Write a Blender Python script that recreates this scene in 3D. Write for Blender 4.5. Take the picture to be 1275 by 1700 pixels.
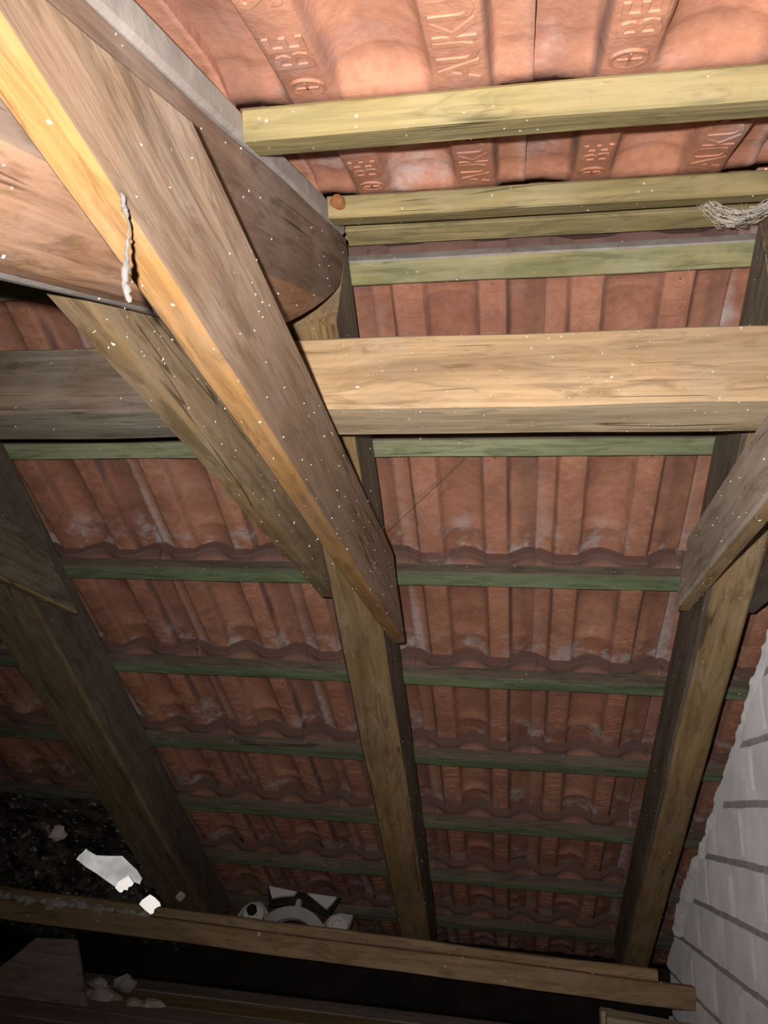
import bpy, bmesh, math, random
from mathutils import Vector, Matrix, noise
random.seed(7)
SC = bpy.context.scene
COL = SC.collection
for _o in list(bpy.data.objects):
    bpy.data.objects.remove(_o)

# ------------------------------------------------------------------ frame of reference
# x runs along the ridge, y towards the far eaves, z up; eye height above the floor is Z0
Z0 = 0.62
def V(x, y, z):
    return Vector((x, y, z + Z0))

# ------------------------------------------------------------------ camera
cam_d = bpy.data.cameras.new('camera')
cam = bpy.data.objects.new('camera', cam_d)
COL.objects.link(cam)
cam_d.sensor_fit = 'VERTICAL'
cam_d.sensor_height = 24.0
cam_d.lens = 1250.0 / 1700.0 * 24.0
cam_d.clip_start = 0.01
_r = Vector((0.98525417, 0.15711872, 0.0677343))
_d = Vector((0.00616295, 0.3630356, -0.93175489))
_f = Vector((-0.17098609, 0.91843283, 0.35671403))
M4 = Matrix.Identity(4)
for i in range(3):
    M4[i][0] = _r[i]; M4[i][1] = -_d[i]; M4[i][2] = -_f[i]
M4.translation = V(0, 0, 0)
cam.matrix_world = M4
SC.camera = cam

# ------------------------------------------------------------------ world, torch, exposure
world = bpy.data.worlds.new('world')
SC.world = world
world.use_nodes = True
world.node_tree.nodes['Background'].inputs[0].default_value = (0.55, 0.6, 0.7, 1)
world.node_tree.nodes['Background'].inputs[1].default_value = 0.004
ld = bpy.data.lights.new('torch', 'SPOT')
ld.energy = 71.0
ld.color = (1.0, 0.95, 0.9)
ld.spot_size = math.radians(124)
ld.spot_blend = 1.0
ld.shadow_soft_size = 0.006
torch = bpy.data.objects.new('torch', ld)
COL.objects.link(torch)
_ax = (_r * ((960 - 637.5) / 1250) + _d * ((660 - 850) / 1250) + _f).normalized()   # the torch points a little up and right
Mt = _ax.to_track_quat('-Z', 'Y').to_matrix().to_4x4()
Mt.translation = V(0, 0, 0) + _r * -0.035 - _d * 0.028
torch.matrix_world = Mt
vs = SC.view_settings
vs.view_transform = 'Standard'
vs.look = 'None'
vs.gamma = 1.0
vs.use_curve_mapping = False
vs.exposure = 0.0

# ------------------------------------------------------------------ roof planes
C30, S30 = math.cos(math.pi / 6), 0.5
RY, RZ = 0.8644, 0.7711           # ridge
def far(x, s, n):                 # far slope: s down the slope, n out from the eye
    return V(x, C30 * s + S30 * n, -S30 * s + C30 * n)
FS = Vector((0, C30, -S30)); FN = Vector((0, S30, C30))
def near(x, t, q):                # near slope: t down from the ridge, q out from its rafter top
    return V(x, RY - C30 * t - S30 * q, RZ - S30 * t + C30 * q)
NS = Vector((0, -C30, -S30)); NN = Vector((0, -S30, C30))

# ------------------------------------------------------------------ materials
class NT:
    def __init__(self, name):
        self.m = bpy.data.materials.new(name)
        self.m.use_nodes = True
        self.t = self.m.node_tree
        self.b = self.t.nodes['Principled BSDF']
        self.b.inputs['Specular IOR Level'].default_value = 0.25
        self.b.inputs['Diffuse Roughness'].default_value = 0.1
    def n(self, typ, **kw):
        o = self.t.nodes.new(typ)
        for k, v in kw.items():
            if k.startswith('i_'):
                o.inputs[k[2:]].default_value = v
            else:
                setattr(o, k, v)
        return o
    def l(self, a, b):
        self.t.links.new(a, b)
    def coord(self, scale=(1, 1, 1), rand=True):
        tc = self.n('ShaderNodeTexCoord')
        mp = self.n('ShaderNodeMapping')
        mp.inputs['Scale'].default_value = scale
        if rand:
            oi = self.n('ShaderNodeObjectInfo')
            mul = self.n('ShaderNodeMath', operation='MULTIPLY')
            mul.inputs[1].default_value = 37.0
            self.l(oi.outputs['Random'], mul.inputs[0])
            add = self.n('ShaderNodeVectorMath', operation='ADD')
            self.l(tc.outputs['Object'], add.inputs[0])
            self.l(mul.outputs[0], add.inputs[1])
            self.l(add.outputs[0], mp.inputs['Vector'])
        else:
            self.l(tc.outputs['Object'], mp.inputs['Vector'])
        return mp.outputs[0]
    def noise(self, vec, scale, detail=4, rough=0.55, dist=0.0):
        o = self.n('ShaderNodeTexNoise')
        o.inputs['Scale'].default_value = scale
        o.inputs['Detail'].default_value = detail
        o.inputs['Roughness'].default_value = rough
        o.inputs['Distortion'].default_value = dist
        self.l(vec, o.inputs['Vector'])
        return o.outputs['Fac']
    def ramp(self, fac, stops):
        o = self.n('ShaderNodeValToRGB')
        e = o.color_ramp.elements
        while len(e) < len(stops):
            e.new(0.5)
        for el, (p, c) in zip(e, stops):
            el.position = p
            el.color = (c[0], c[1], c[2], 1) if hasattr(c, '__len__') else (c, c, c, 1)
        self.l(fac, o.inputs[0])
        return o.outputs[0]
    def mix(self, fac, a, b, mode='MIX'):
        o = self.n('ShaderNodeMix', data_type='RGBA', blend_type=mode)
        for sock, v in ((o.inputs[0], fac), (o.inputs[6], a), (o.inputs[7], b)):
            if hasattr(v, 'default_value'):
                self.l(v, sock)
            elif hasattr(v, '__len__'):
                sock.default_value = (v[0], v[1], v[2], 1)
            else:
                sock.default_value = v
        return o.outputs[2]
    def math(self, op, a, b=0.0):
        o = self.n('ShaderNodeMath', operation=op)
        for sock, v in ((o.inputs[0], a), (o.inputs[1], b)):
            if hasattr(v, 'default_value'):
                self.l(v, sock)
            else:
                sock.default_value = v
        return o.outputs[0]
    def bump(self, h, strength=0.3, dist=0.002):
        o = self.n('ShaderNodeBump')
        o.inputs['Strength'].default_value = strength
        o.inputs['Distance'].default_value = dist
        self.l(h, o.inputs['Height'])
        self.l(o.outputs[0], self.b.inputs['Normal'])
    def out(self, col, rough=0.75):
        if hasattr(col, 'default_value'):
            self.l(col, self.b.inputs['Base Color'])
        else:
            self.b.inputs['Base Color'].default_value = (*col, 1)
        self.b.inputs['Roughness'].default_value = rough
        return self.m

def wood(name, light, mid, dark, dust=0.25, dustcol=(0.42, 0.38, 0.35), speck=0.5, knots=0.7, rough=0.7):
    k = NT(name)
    v = k.coord()
    g = k.coord((1.6, 26, 26))
    warp = k.noise(v, 3.0, 2)
    wv = k.n('ShaderNodeVectorMath', operation='MULTIPLY_ADD')
    k.l(warp, wv.inputs[0]); wv.inputs[1].default_value = (0.0, 2.4, 2.4); k.l(g, wv.inputs[2])
    grain = k.noise(wv.outputs[0], 1.0, 5, 0.62, 0.5)
    fine = k.noise(k.coord((5, 160, 160)), 1.0, 3, 0.6)
    col = k.ramp(grain, [(0.30, dark), (0.50, mid), (0.70, light)])
    col = k.mix(k.ramp(fine, [(0.35, 0.45), (0.55, 0.0)]), col, dark)
    vo = k.n('ShaderNodeTexVoronoi', feature='F1')
    vo.inputs['Scale'].default_value = 1.0
    k.l(k.coord((3.2, 9, 9)), vo.inputs['Vector'])
    kn = k.ramp(vo.outputs['Distance'], [(0.02, 1.0), (0.12, 0.0)])
    col = k.mix(k.math('MULTIPLY', kn, knots), col, tuple(c * 0.45 for c in dark))
    blot = k.noise(v, 9.0, 5, 0.6)
    col = k.mix(k.ramp(blot, [(0.42, 0.0), (0.75, dust * 2.2)]), col, dustcol)
    big = k.noise(k.coord((1.0, 3, 3)), 2.4, 3)
    col = k.mix(k.ramp(big, [(0.30, 0.55), (0.62, 0.0)]), col, tuple(c * 0.55 for c in mid))
    sp = k.n('ShaderNodeTexVoronoi', feature='F1')
    sp.inputs['Scale'].default_value = 60
    k.l(v, sp.inputs['Vector'])
    s1 = k.ramp(sp.outputs['Distance'], [(0.06, 1.0), (0.12, 0.0)])
    s2 = k.ramp(k.noise(v, 22, 2), [(0.55, 0.0), (0.60, 1.0)])
    col = k.mix(k.math('MULTIPLY', k.math('MULTIPLY', s1, s2), speck), col, (0.72, 0.68, 0.62))
    h = k.math('ADD', grain, k.math('MULTIPLY', fine, 0.5))
    mid_ = k.noise(k.coord((9, 48, 48)), 1.0, 5, 0.7, 1.0)
    col = k.mix(k.ramp(mid_, [(0.36, 0.55), (0.50, 0.0)]), col, tuple(c * 0.6 for c in dark))
    crk = k.noise(k.coord((1.1, 34, 34)), 1.0, 2, 0.4, 0.2)
    ck = k.ramp(k.math('ABSOLUTE', k.math('SUBTRACT', crk, 0.5)), [(0.0, 1.0), (0.010, 0.0)])
    ck = k.math('MULTIPLY', ck, k.ramp(k.noise(v, 5, 2), [(0.54, 0.0), (0.60, 0.85)]))
    col = k.mix(ck, col, tuple(c * 0.25 for c in dark))
    h = k.math('SUBTRACT', k.math('ADD', h, k.math('MULTIPLY', mid_, 0.6)), k.math('MULTIPLY', ck, 0.8))
    k.bump(h, 0.5, 0.003)
    return k.out(col, rough)

W_UNDER = wood('pine_underside', (0.37, 0.205, 0.075), (0.29, 0.155, 0.055), (0.16, 0.08, 0.03), 0.10)
W_SIDE = wood('pine_dusty_side', (0.29, 0.20, 0.135), (0.225, 0.15, 0.10), (0.125, 0.08, 0.05), 0.20, (0.29, 0.25, 0.225))
W_NEAR = wood('near_rafter_underside', (0.36, 0.20, 0.115), (0.28, 0.15, 0.085), (0.15, 0.075, 0.04), 0.14)
W_SIDE3 = wood('yellowish_tie_side', (0.38, 0.275, 0.165), (0.30, 0.21, 0.125), (0.18, 0.12, 0.07), 0.22, (0.34, 0.29, 0.23))
W_UND3 = wood('yellowish_tie_underside', (0.30, 0.205, 0.095), (0.23, 0.15, 0.07), (0.13, 0.08, 0.035), 0.15)
W_GREY = wood('pine_grey_side', (0.42, 0.34, 0.27), (0.34, 0.27, 0.21), (0.22, 0.165, 0.125), 0.25, (0.42, 0.37, 0.34))
W_DARK = wood('dark_old_wood', (0.24, 0.16, 0.115), (0.18, 0.115, 0.085), (0.10, 0.062, 0.045), 0.16, (0.34, 0.29, 0.26))
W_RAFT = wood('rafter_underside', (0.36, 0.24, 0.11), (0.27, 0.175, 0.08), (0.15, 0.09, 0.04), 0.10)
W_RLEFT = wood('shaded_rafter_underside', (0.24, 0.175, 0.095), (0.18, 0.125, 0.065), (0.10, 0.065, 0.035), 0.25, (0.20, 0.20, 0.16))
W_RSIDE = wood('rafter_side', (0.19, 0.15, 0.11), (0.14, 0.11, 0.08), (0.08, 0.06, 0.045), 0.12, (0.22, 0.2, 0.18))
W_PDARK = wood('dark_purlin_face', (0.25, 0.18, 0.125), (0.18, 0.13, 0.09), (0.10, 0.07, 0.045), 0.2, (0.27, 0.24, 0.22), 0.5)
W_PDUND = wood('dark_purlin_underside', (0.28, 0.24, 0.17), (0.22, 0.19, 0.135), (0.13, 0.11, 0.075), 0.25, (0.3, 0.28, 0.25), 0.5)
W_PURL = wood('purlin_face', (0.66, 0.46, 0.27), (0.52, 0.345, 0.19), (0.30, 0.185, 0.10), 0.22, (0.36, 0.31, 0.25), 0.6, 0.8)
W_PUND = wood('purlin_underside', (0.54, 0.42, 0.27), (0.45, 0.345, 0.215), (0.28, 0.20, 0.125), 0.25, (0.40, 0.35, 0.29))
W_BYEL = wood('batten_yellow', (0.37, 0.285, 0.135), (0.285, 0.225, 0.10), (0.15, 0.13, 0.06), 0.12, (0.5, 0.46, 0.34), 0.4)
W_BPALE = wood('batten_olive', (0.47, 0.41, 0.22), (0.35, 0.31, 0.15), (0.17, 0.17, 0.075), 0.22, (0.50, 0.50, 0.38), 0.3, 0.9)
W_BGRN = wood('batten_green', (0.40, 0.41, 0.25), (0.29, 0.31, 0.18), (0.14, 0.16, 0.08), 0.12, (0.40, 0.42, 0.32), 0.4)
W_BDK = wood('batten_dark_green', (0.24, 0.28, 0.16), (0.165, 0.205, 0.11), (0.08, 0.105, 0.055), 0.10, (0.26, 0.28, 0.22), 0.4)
W_LEDG = wood('ledger_wood', (0.56, 0.39, 0.21), (0.45, 0.30, 0.16), (0.28, 0.18, 0.095), 0.12, speck=0.3)
W_FLOOR = wood('floorboard_wood', (0.52, 0.42, 0.37), (0.43, 0.34, 0.30), (0.27, 0.205, 0.175), 0.2, (0.5, 0.44, 0.41))
W_PALE = wood('pale_wood', (0.62, 0.50, 0.34), (0.54, 0.43, 0.29), (0.40, 0.30, 0.2), 0.1, speck=0.0, knots=0.2)

def plain(name, c1, c2, scale=12, rough=0.9, bump=0.4, bd=0.004, speck=None, lo=0.35, hi=0.65):
    k = NT(name)
    v = k.coord()
    f = k.noise(v, scale, 6, 0.62)
    col = k.ramp(f, [(lo, c1), (hi, c2)])
    if speck:
        f2 = k.noise(v, scale * 3.1, 4, 0.7)
        col = k.mix(k.ramp(f2, [(speck[1], 0.0), (speck[1] + 0.08, 0.9)]), col, speck[0])
    k.bump(k.noise(v, scale * 4, 5, 0.6), bump, bd)
    return k.out(col, rough)

DUST = plain('grey_dust', (0.25, 0.215, 0.195), (0.35, 0.31, 0.285), 30, 0.95, 0.3, 0.002)
BRICK = plain('grey_white_brick', (0.52, 0.495, 0.51), (0.68, 0.65, 0.665), 7, 0.85, 0.25, 0.002, ((0.42, 0.40, 0.41), 0.64))
BRICK.node_tree.nodes['Principled BSDF'].inputs['Diffuse Roughness'].default_value = 0.8
MORTAR = plain('brick_mortar', (0.46, 0.44, 0.45), (0.66, 0.635, 0.64), 25, 0.95, 0.6, 0.004)
LUMP = plain('mortar_lumps', (0.40, 0.34, 0.29), (0.72, 0.66, 0.60), 22, 0.95, 0.8, 0.004)
RUBBLE = plain('dark_rubble', (0.012, 0.010, 0.009), (0.17, 0.14, 0.125), 14, 0.95, 0.9, 0.006, ((0.60, 0.56, 0.53), 0.585), 0.42, 0.70)
BLACK = plain('sooty_masonry', (0.010, 0.007, 0.006), (0.03, 0.021, 0.018), 9, 0.95)  # near-black colour carries the shade of the void below the eaves plank
WEB = plain('cobweb', (0.085, 0.075, 0.073), (0.15, 0.135, 0.13), 60, 1.0, 0.2, 0.001)
WEBL = plain('pale_cobweb', (0.34, 0.30, 0.26), (0.50, 0.45, 0.40), 60, 1.0, 0.2, 0.001)
FLAKE = plain('pale_flakes', (0.70, 0.62, 0.52), (0.85, 0.78, 0.68), 60, 0.9, 0.1, 0.001)
CAST = plain('pale_grey_casting', (0.34, 0.32, 0.31), (0.46, 0.44, 0.43), 14, 0.6, 0.15, 0.001)
CASTL = plain('chalky_casting', (0.55, 0.53, 0.50), (0.66, 0.63, 0.60), 14, 0.6, 0.15, 0.001)
GAPSHADE = plain('dark_socket', (0.012, 0.01, 0.009), (0.03, 0.025, 0.022), 20)  # near-black painted in for the shade in the casting's gaps and hole
DAYFOIL = plain('white_foil', (0.84, 0.83, 0.80), (0.92, 0.91, 0.88), 20, 0.35, 0.05, 0.002)  # bright metallic white standing in for daylight in an eaves gap
DAYFOIL.node_tree.nodes['Principled BSDF'].inputs['Metallic'].default_value = 0.6
DAYFILM = plain('milky_film', (0.55, 0.57, 0.59), (0.95, 0.96, 0.96), 16, 0.43, 0.14, 0.002)  # milky metallic sheen, also a stand-in for daylight between tiles
DAYFILM.node_tree.nodes['Principled BSDF'].inputs['Metallic'].default_value = 0.75
ORANGE = plain('orange_clay_lump', (0.27, 0.11, 0.045), (0.36, 0.16, 0.065), 20)

def tile_material():
    TW = 0.2713
    k = NT('terracotta')
    tc = k.n('ShaderNodeTexCoord')
    sx = k.n('ShaderNodeSeparateXYZ')
    k.l(tc.outputs['Object'], sx.inputs[0])
    a = sx.outputs[0]; y = sx.outputs[1]
    oi = k.n('ShaderNodeObjectInfo')
    rnd = oi.outputs['Random']
    v = k.coord()
    blot = k.noise(v, 9, 5, 0.6)
    fine = k.noise(v, 70, 4, 0.6)
    col = k.ramp(blot, [(0.28, (0.29, 0.135, 0.090)), (0.5, (0.45, 0.215, 0.14)), (0.74, (0.54, 0.27, 0.175))])
    col = k.mix(k.ramp(fine, [(0.35, 0.35), (0.6, 0.0)]), col, (0.25, 0.10, 0.065))
    tint = k.ramp(rnd, [(0.0, (0.80, 0.74, 0.74)), (0.5, (1.0, 1.0, 1.0)), (1.0, (0.92, 0.85, 0.80))])
    col = k.mix(1.0, col, tint, 'MULTIPLY')
    # soot bands along the side lock
    lock = k.ramp(k.math('DIVIDE', a, TW), [(0.80, 0.0), (0.90, 0.55), (0.99, 0.7)])
    soot = k.noise(k.coord((20, 5, 20)), 1.0, 4, 0.6)
    col = k.mix(k.math('MULTIPLY', lock, k.ramp(soot, [(0.3, 0.2), (0.65, 1.0)])), col, (0.17, 0.085, 0.065))
    # uneven darker lines in the narrow grooves beside the lettered troughs
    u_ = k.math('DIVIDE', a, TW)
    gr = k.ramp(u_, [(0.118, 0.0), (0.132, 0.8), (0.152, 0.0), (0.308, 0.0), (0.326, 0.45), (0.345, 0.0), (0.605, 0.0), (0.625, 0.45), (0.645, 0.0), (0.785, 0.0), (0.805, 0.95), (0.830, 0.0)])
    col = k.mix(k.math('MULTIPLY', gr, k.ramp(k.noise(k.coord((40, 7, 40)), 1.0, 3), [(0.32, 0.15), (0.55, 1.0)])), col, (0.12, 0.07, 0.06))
    # grey dust blots
    d = k.noise(v, 17, 5, 0.65)
    col = k.mix(k.ramp(d, [(0.56, 0.0), (0.74, 0.5)]), col, (0.30, 0.21, 0.20))
    # darker head end
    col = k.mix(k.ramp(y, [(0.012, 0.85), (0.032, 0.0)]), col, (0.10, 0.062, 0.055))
    # lime runs down the left joint
    un = k.noise(k.coord((30, 9, 30)), 1.0, 4, 0.6)
    wd = k.math('ADD', k.math('MULTIPLY', y, 0.055), k.math('MULTIPLY', un, 0.020))
    edge = k.math('SUBTRACT', wd, k.math('ABSOLUTE', k.math('SUBTRACT', a, 0.004)))
    lime = k.ramp(edge, [(0.004, 0.0), (0.014, 1.0)])
    on = k.ramp(rnd, [(0.30, 0.12), (0.55, 0.3), (0.62, 0.95)])
    low = k.ramp(y, [(0.06, 0.35), (0.30, 1.0)])
    fac = k.math('MULTIPLY', k.math('MULTIPLY', lime, on), low)
    fac = k.math('MULTIPLY', fac, k.ramp(k.noise(v, 45, 4, 0.7), [(0.36, 0.25), (0.55, 0.9)]))
    col = k.mix(fac, col, (0.56, 0.49, 0.50))
    # lime bloom near the tail
    lb = k.noise(v, 17, 5, 0.7)
    fac2 = k.math('MULTIPLY', k.ramp(y, [(0.22, 0.0), (0.315, 0.85)]), k.ramp(lb, [(0.50, 0.0), (0.62, 1.0)]))
    col = k.mix(fac2, col, (0.52, 0.45, 0.45))
    lp = k.math('MULTIPLY', k.ramp(k.noise(v, 6, 5, 0.65), [(0.54, 0.0), (0.66, 0.6)]), k.ramp(rnd, [(0.55, 0.0), (0.70, 1.0)]))
    col = k.mix(k.math('MULTIPLY', lp, k.ramp(k.noise(v, 40, 4, 0.7), [(0.40, 0.2), (0.58, 1.0)])), col, (0.52, 0.42, 0.41))
    h = k.math('ADD', k.noise(v, 30, 5, 0.6), k.math('MULTIPLY', k.noise(v, 160, 3, 0.6), 0.4))
    k.bump(h, 0.45, 0.003)
    return k.out(col, 0.85)
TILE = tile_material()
TILE.node_tree.nodes['Principled BSDF'].inputs['Diffuse Roughness'].default_value = 0.0

# ------------------------------------------------------------------ helpers
def link(name, me, mats, parent=None):
    o = bpy.data.objects.new(name, me)
    COL.objects.link(o)
    for m in (mats if isinstance(mats, (list, tuple)) else [mats]):
        if m.name not in [x.name for x in me.materials if x]:
            me.materials.append(m)
    if parent is not None:
        o.parent = parent
    return o

def obj(name, bm, mats, parent=None, smooth=False, mw=None):
    me = bpy.data.meshes.new(name)
    bmesh.ops.recalc_face_normals(bm, faces=bm.faces[:])
    bm.to_mesh(me)
    bm.free()
    if smooth:
        me.polygons.foreach_set('use_smooth', [True] * len(me.polygons))
    o = link(name, me, mats, None)
    if mw is not None:
        o.matrix_world = mw
    if parent is not None:
        o.parent = parent
        if mw is not None:
            o.matrix_parent_inverse = parent_matrix(parent).inverted()
    return o

_PM = {}
def parent_matrix(p):
    return p.matrix_basis.copy()

def tag(o, label, cat, group=None):
    o['label'] = label; o['category'] = cat
    if group:
        o['group'] = group
    return o

def empty(name, loc):
    o = bpy.data.objects.new(name, None)
    COL.objects.link(o)
    o.location = loc
    o.empty_display_size = 0.05
    return o

def hitplane(p, d, plane):
    q, n = plane
    return (q - p).dot(n) / d.dot(n)

def timber(name, c0, axis, wdir, hdir, w, h, cut0, cut1, mats, faces_mat=(0, 0, 0, 0), seg=40, wob=0.0015,
           bev=0.004, seed=0, trims=(), ends=0, parent=None, section=None):
    """Sawn timber. c0: a point on the axis (section corner), section spans wdir*w, hdir*h; axis gives the length.
    faces_mat: material index for the sides  h=0 (under), w=1 (right), h=1 (top), w=0 (left)."""
    axis = axis.normalized()
    loop = []
    nper = 4
    b = bev
    corners = [((b, 0), (w - b, 0)), ((w, b), (w, h - b)), ((w - b, h), (b, h)), ((0, h - b), (0, b))]
    for si, (p, q) in enumerate(corners):
        for i in range(nper + 1):
            f = i / nper
            loop.append((p[0] + (q[0] - p[0]) * f, p[1] + (q[1] - p[1]) * f, si))
    if section:
        loop = section; faces_mat = (0, 1, 2, 3)
    N = len(loop)
    org = c0 + axis * hitplane(c0, axis, cut0)
    rot = Matrix.Identity(4)
    for i in range(3):
        rot[i][0] = axis[i]; rot[i][1] = wdir[i]; rot[i][2] = hdir[i]
    rot.translation = org
    inv = rot.inverted()
    bm = bmesh.new()
    rows = []
    so = Vector((seed * 7.31, seed * 3.17, seed * 1.7))
    ts = []
    for (a, c, si) in loop:
        p = c0 + wdir * a + hdir * c
        ts.append((hitplane(p, axis, cut0), hitplane(p, axis, cut1), p))
    for j in range(seg + 1):
        f = j / seg
        row = []
        for (t0, t1, p), (a, c, si) in zip(ts, loop):
            P = inv @ (p + axis * (t0 + (t1 - t0) * f))
            if wob:
                q = Vector((P.x * 5, P.y * 14, P.z * 14)) + so
                nv = noise.noise_vector(q) * wob + noise.noise_vector(Vector((P.x * 1.7, 3.3, 1.1)) + so) * wob * 1.2
                P = P + Vector((0, nv.y, nv.z))
            row.append(bm.verts.new(P))
        rows.append(row)
    for j in range(seg):
        for i in range(N):
            i2 = (i + 1) % N
            fc = bm.faces.new((rows[j][i], rows[j][i2], rows[j + 1][i2], rows[j + 1][i]))
            fc.material_index = faces_mat[loop[i][2]]
    e0 = bm.faces.new(rows[0]); e0.material_index = ends
    e1 = bm.faces.new(rows[-1]); e1.material_index = ends
    for (q, n) in trims:                       # cut away what lies on the n side
        qi = inv @ q; ni = (inv.to_3x3() @ n).normalized()
        r = bmesh.ops.bisect_plane(bm, geom=bm.verts[:] + bm.edges[:] + bm.faces[:], dist=1e-6, plane_co=qi, plane_no=ni, clear_outer=True)
        ed = [g for g in r['geom_cut'] if isinstance(g, bmesh.types.BMEdge)]
        bmesh.ops.holes_fill(bm, edges=ed)
    return obj(name, bm, mats, parent, mw=rot)

def rbox(bm, c, sx, sy, sz, bev=0.0, rot=None, jit=0.0):
    vs = []
    for dx in (-1, 1):
        for dy in (-1, 1):
            for dz in (-1, 1):
                p = Vector((dx * sx / 2, dy * sy / 2, dz * sz / 2))
                if jit:
                    p += Vector((random.uniform(-jit, jit), random.uniform(-jit, jit), random.uniform(-jit, jit)))
                if rot is not None:
                    p = rot @ p
                vs.append(bm.verts.new(p + Vector(c)))
    fs = [(0, 1, 3, 2), (4, 6, 7, 5), (0, 4, 5, 1), (2, 3, 7, 6), (0, 2, 6, 4), (1, 5, 7, 3)]
    faces = [bm.faces.new([vs[i] for i in f]) for f in fs]
    if bev:
        es = set(e for f in faces for e in f.edges)
        bmesh.ops.bevel(bm, geom=list(es), offset=bev, segments=1, affect='EDGES')
    return vs

def tube(bm, pts, rad, n=6):
    rings = []
    for i, p in enumerate(pts):
        a = pts[max(0, i - 1)]; b = pts[min(len(pts) - 1, i + 1)]
        d = (b - a).normalized()
        u = d.cross(Vector((0.31, 0.2, 0.93)))
        if u.length < 1e-3:
            u = d.cross(Vector((1, 0, 0)))
        u.normalize(); w = d.cross(u)
        r = rad[i] if hasattr(rad, '__len__') else rad
        rings.append([bm.verts.new(p + (u * math.cos(2 * math.pi * k / n) + w * math.sin(2 * math.pi * k / n)) * r) for k in range(n)])
    for i in range(len(rings) - 1):
        for k in range(n):
            bm.faces.new((rings[i][k], rings[i][(k + 1) % n], rings[i + 1][(k + 1) % n], rings[i + 1][k]))
    bm.faces.new(rings[0]); bm.faces.new(rings[-1])

def lump_bm(r, seed, sub=2, amp=0.45, sq=(1, 1, 1)):
    bm = bmesh.new()
    bmesh.ops.create_icosphere(bm, subdivisions=sub, radius=1.0)
    for v in bm.verts:
        k = 1 + amp * noise.noise(v.co * 1.4 + Vector((seed * 3.1, seed, 0))) + amp * 0.5 * noise.noise(v.co * 3.7 + Vector((seed, 0, seed)))
        v.co = Vector((v.co.x * sq[0], v.co.y * sq[1], v.co.z * sq[2])) * r * k
    return bm

EYE = V(0, 0, 0)
def flecks(parent, count, seed, size=(0.0007, 0.0016)):
    """small pale flakes stuck to the faces of a timber that look towards the room"""
    rs = random.Random(seed)
    me = parent.data
    mw = parent.matrix_basis
    cand = []
    for p in me.polygons:
        c = mw @ p.center
        n = (mw.to_3x3() @ p.normal)
        if n.dot(EYE - c) > 0 and p.area > 1e-6:
            cand.append((p, p.area))
    tot = sum(a for _, a in cand)
    bm = bmesh.new()
    for _ in range(int(count * 0.55)):
        r = rs.uniform(0, tot)
        for p, a in cand:
            r -= a
            if r <= 0:
                break
        vs = [me.vertices[i].co for i in p.vertices][:4]
        u, w = rs.random(), rs.random()
        q = (vs[0] * (1 - u) + vs[1] * u) * (1 - w) + (vs[min(3, len(vs) - 1)] * (1 - u) + vs[2] * u) * w
        n = p.normal
        t = n.cross(Vector((rs.uniform(-1, 1), rs.uniform(-1, 1), rs.uniform(-1, 1)))).normalized()
        b = n.cross(t)
        s = rs.uniform(*size) * (2.0 if rs.random() < 0.10 else 1.0)
        e = s * rs.uniform(0.3, 0.9)
        ring = [bm.verts.new(q + t * s + n * 0.0004), bm.verts.new(q + b * e + n * 0.0012), bm.verts.new(q - t * s * 0.8 + n * 0.0006), bm.verts.new(q - b * e * 0.7 + n * 0.0003)]
        top = bm.verts.new(q + n * (0.0012 + s * 0.3))
        for i in range(4):
            bm.faces.new((ring[i], ring[(i + 1) % 4], top))
        bm.faces.new(ring[::-1])
    o = obj('dust_flecks', bm, FLAKE, None)
    o.parent = parent
    o['kind'] = 'stuff'
    o['label'] = 'small pale flakes stuck to the wood'
    return o

X = Vector((1, 0, 0)); Y = Vector((0, 1, 0)); Z = Vector((0, 0, 1))
XW = 0.495                        # inner face of the right-hand gable wall

# ------------------------------------------------------------------ the gable wall on the right, brick by brick
def roof_under(y):                # z of the underside of the roof skin along the wall (rafter tops)
    return min((1.098 - S30 * y) / C30, RZ - (RY - y) * math.tan(math.pi / 6) - 0.002)
bm = bmesh.new()
ys = [-0.45, 0.0, 0.4, RY, 1.2, 1.6, 2.0, 2.4, 2.9]
bot = [bm.verts.new(V(0, y, -0.9)) for y in ys]
top = [bm.verts.new(V(0, y, roof_under(y) - 0.004)) for y in ys]
fr = []
for i in range(len(ys) - 1):
    fr.append(bm.faces.new((bot[i], bot[i + 1], top[i + 1], top[i])))
r = bmesh.ops.extrude_face_region(bm, geom=fr)
bmesh.ops.translate(bm, vec=(0.11, 0, 0), verts=[g for g in r['geom'] if isinstance(g, bmesh.types.BMVert)])
bmesh.ops.translate(bm, vec=(XW + 0.0055, 0, 0), verts=bm.verts[:])
wall = obj('wall_right', bm, MORTAR)
wall['kind'] = 'structure'
wall['label'] = 'grey white painted brick gable wall at the right'
rb = random.Random(3)
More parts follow.
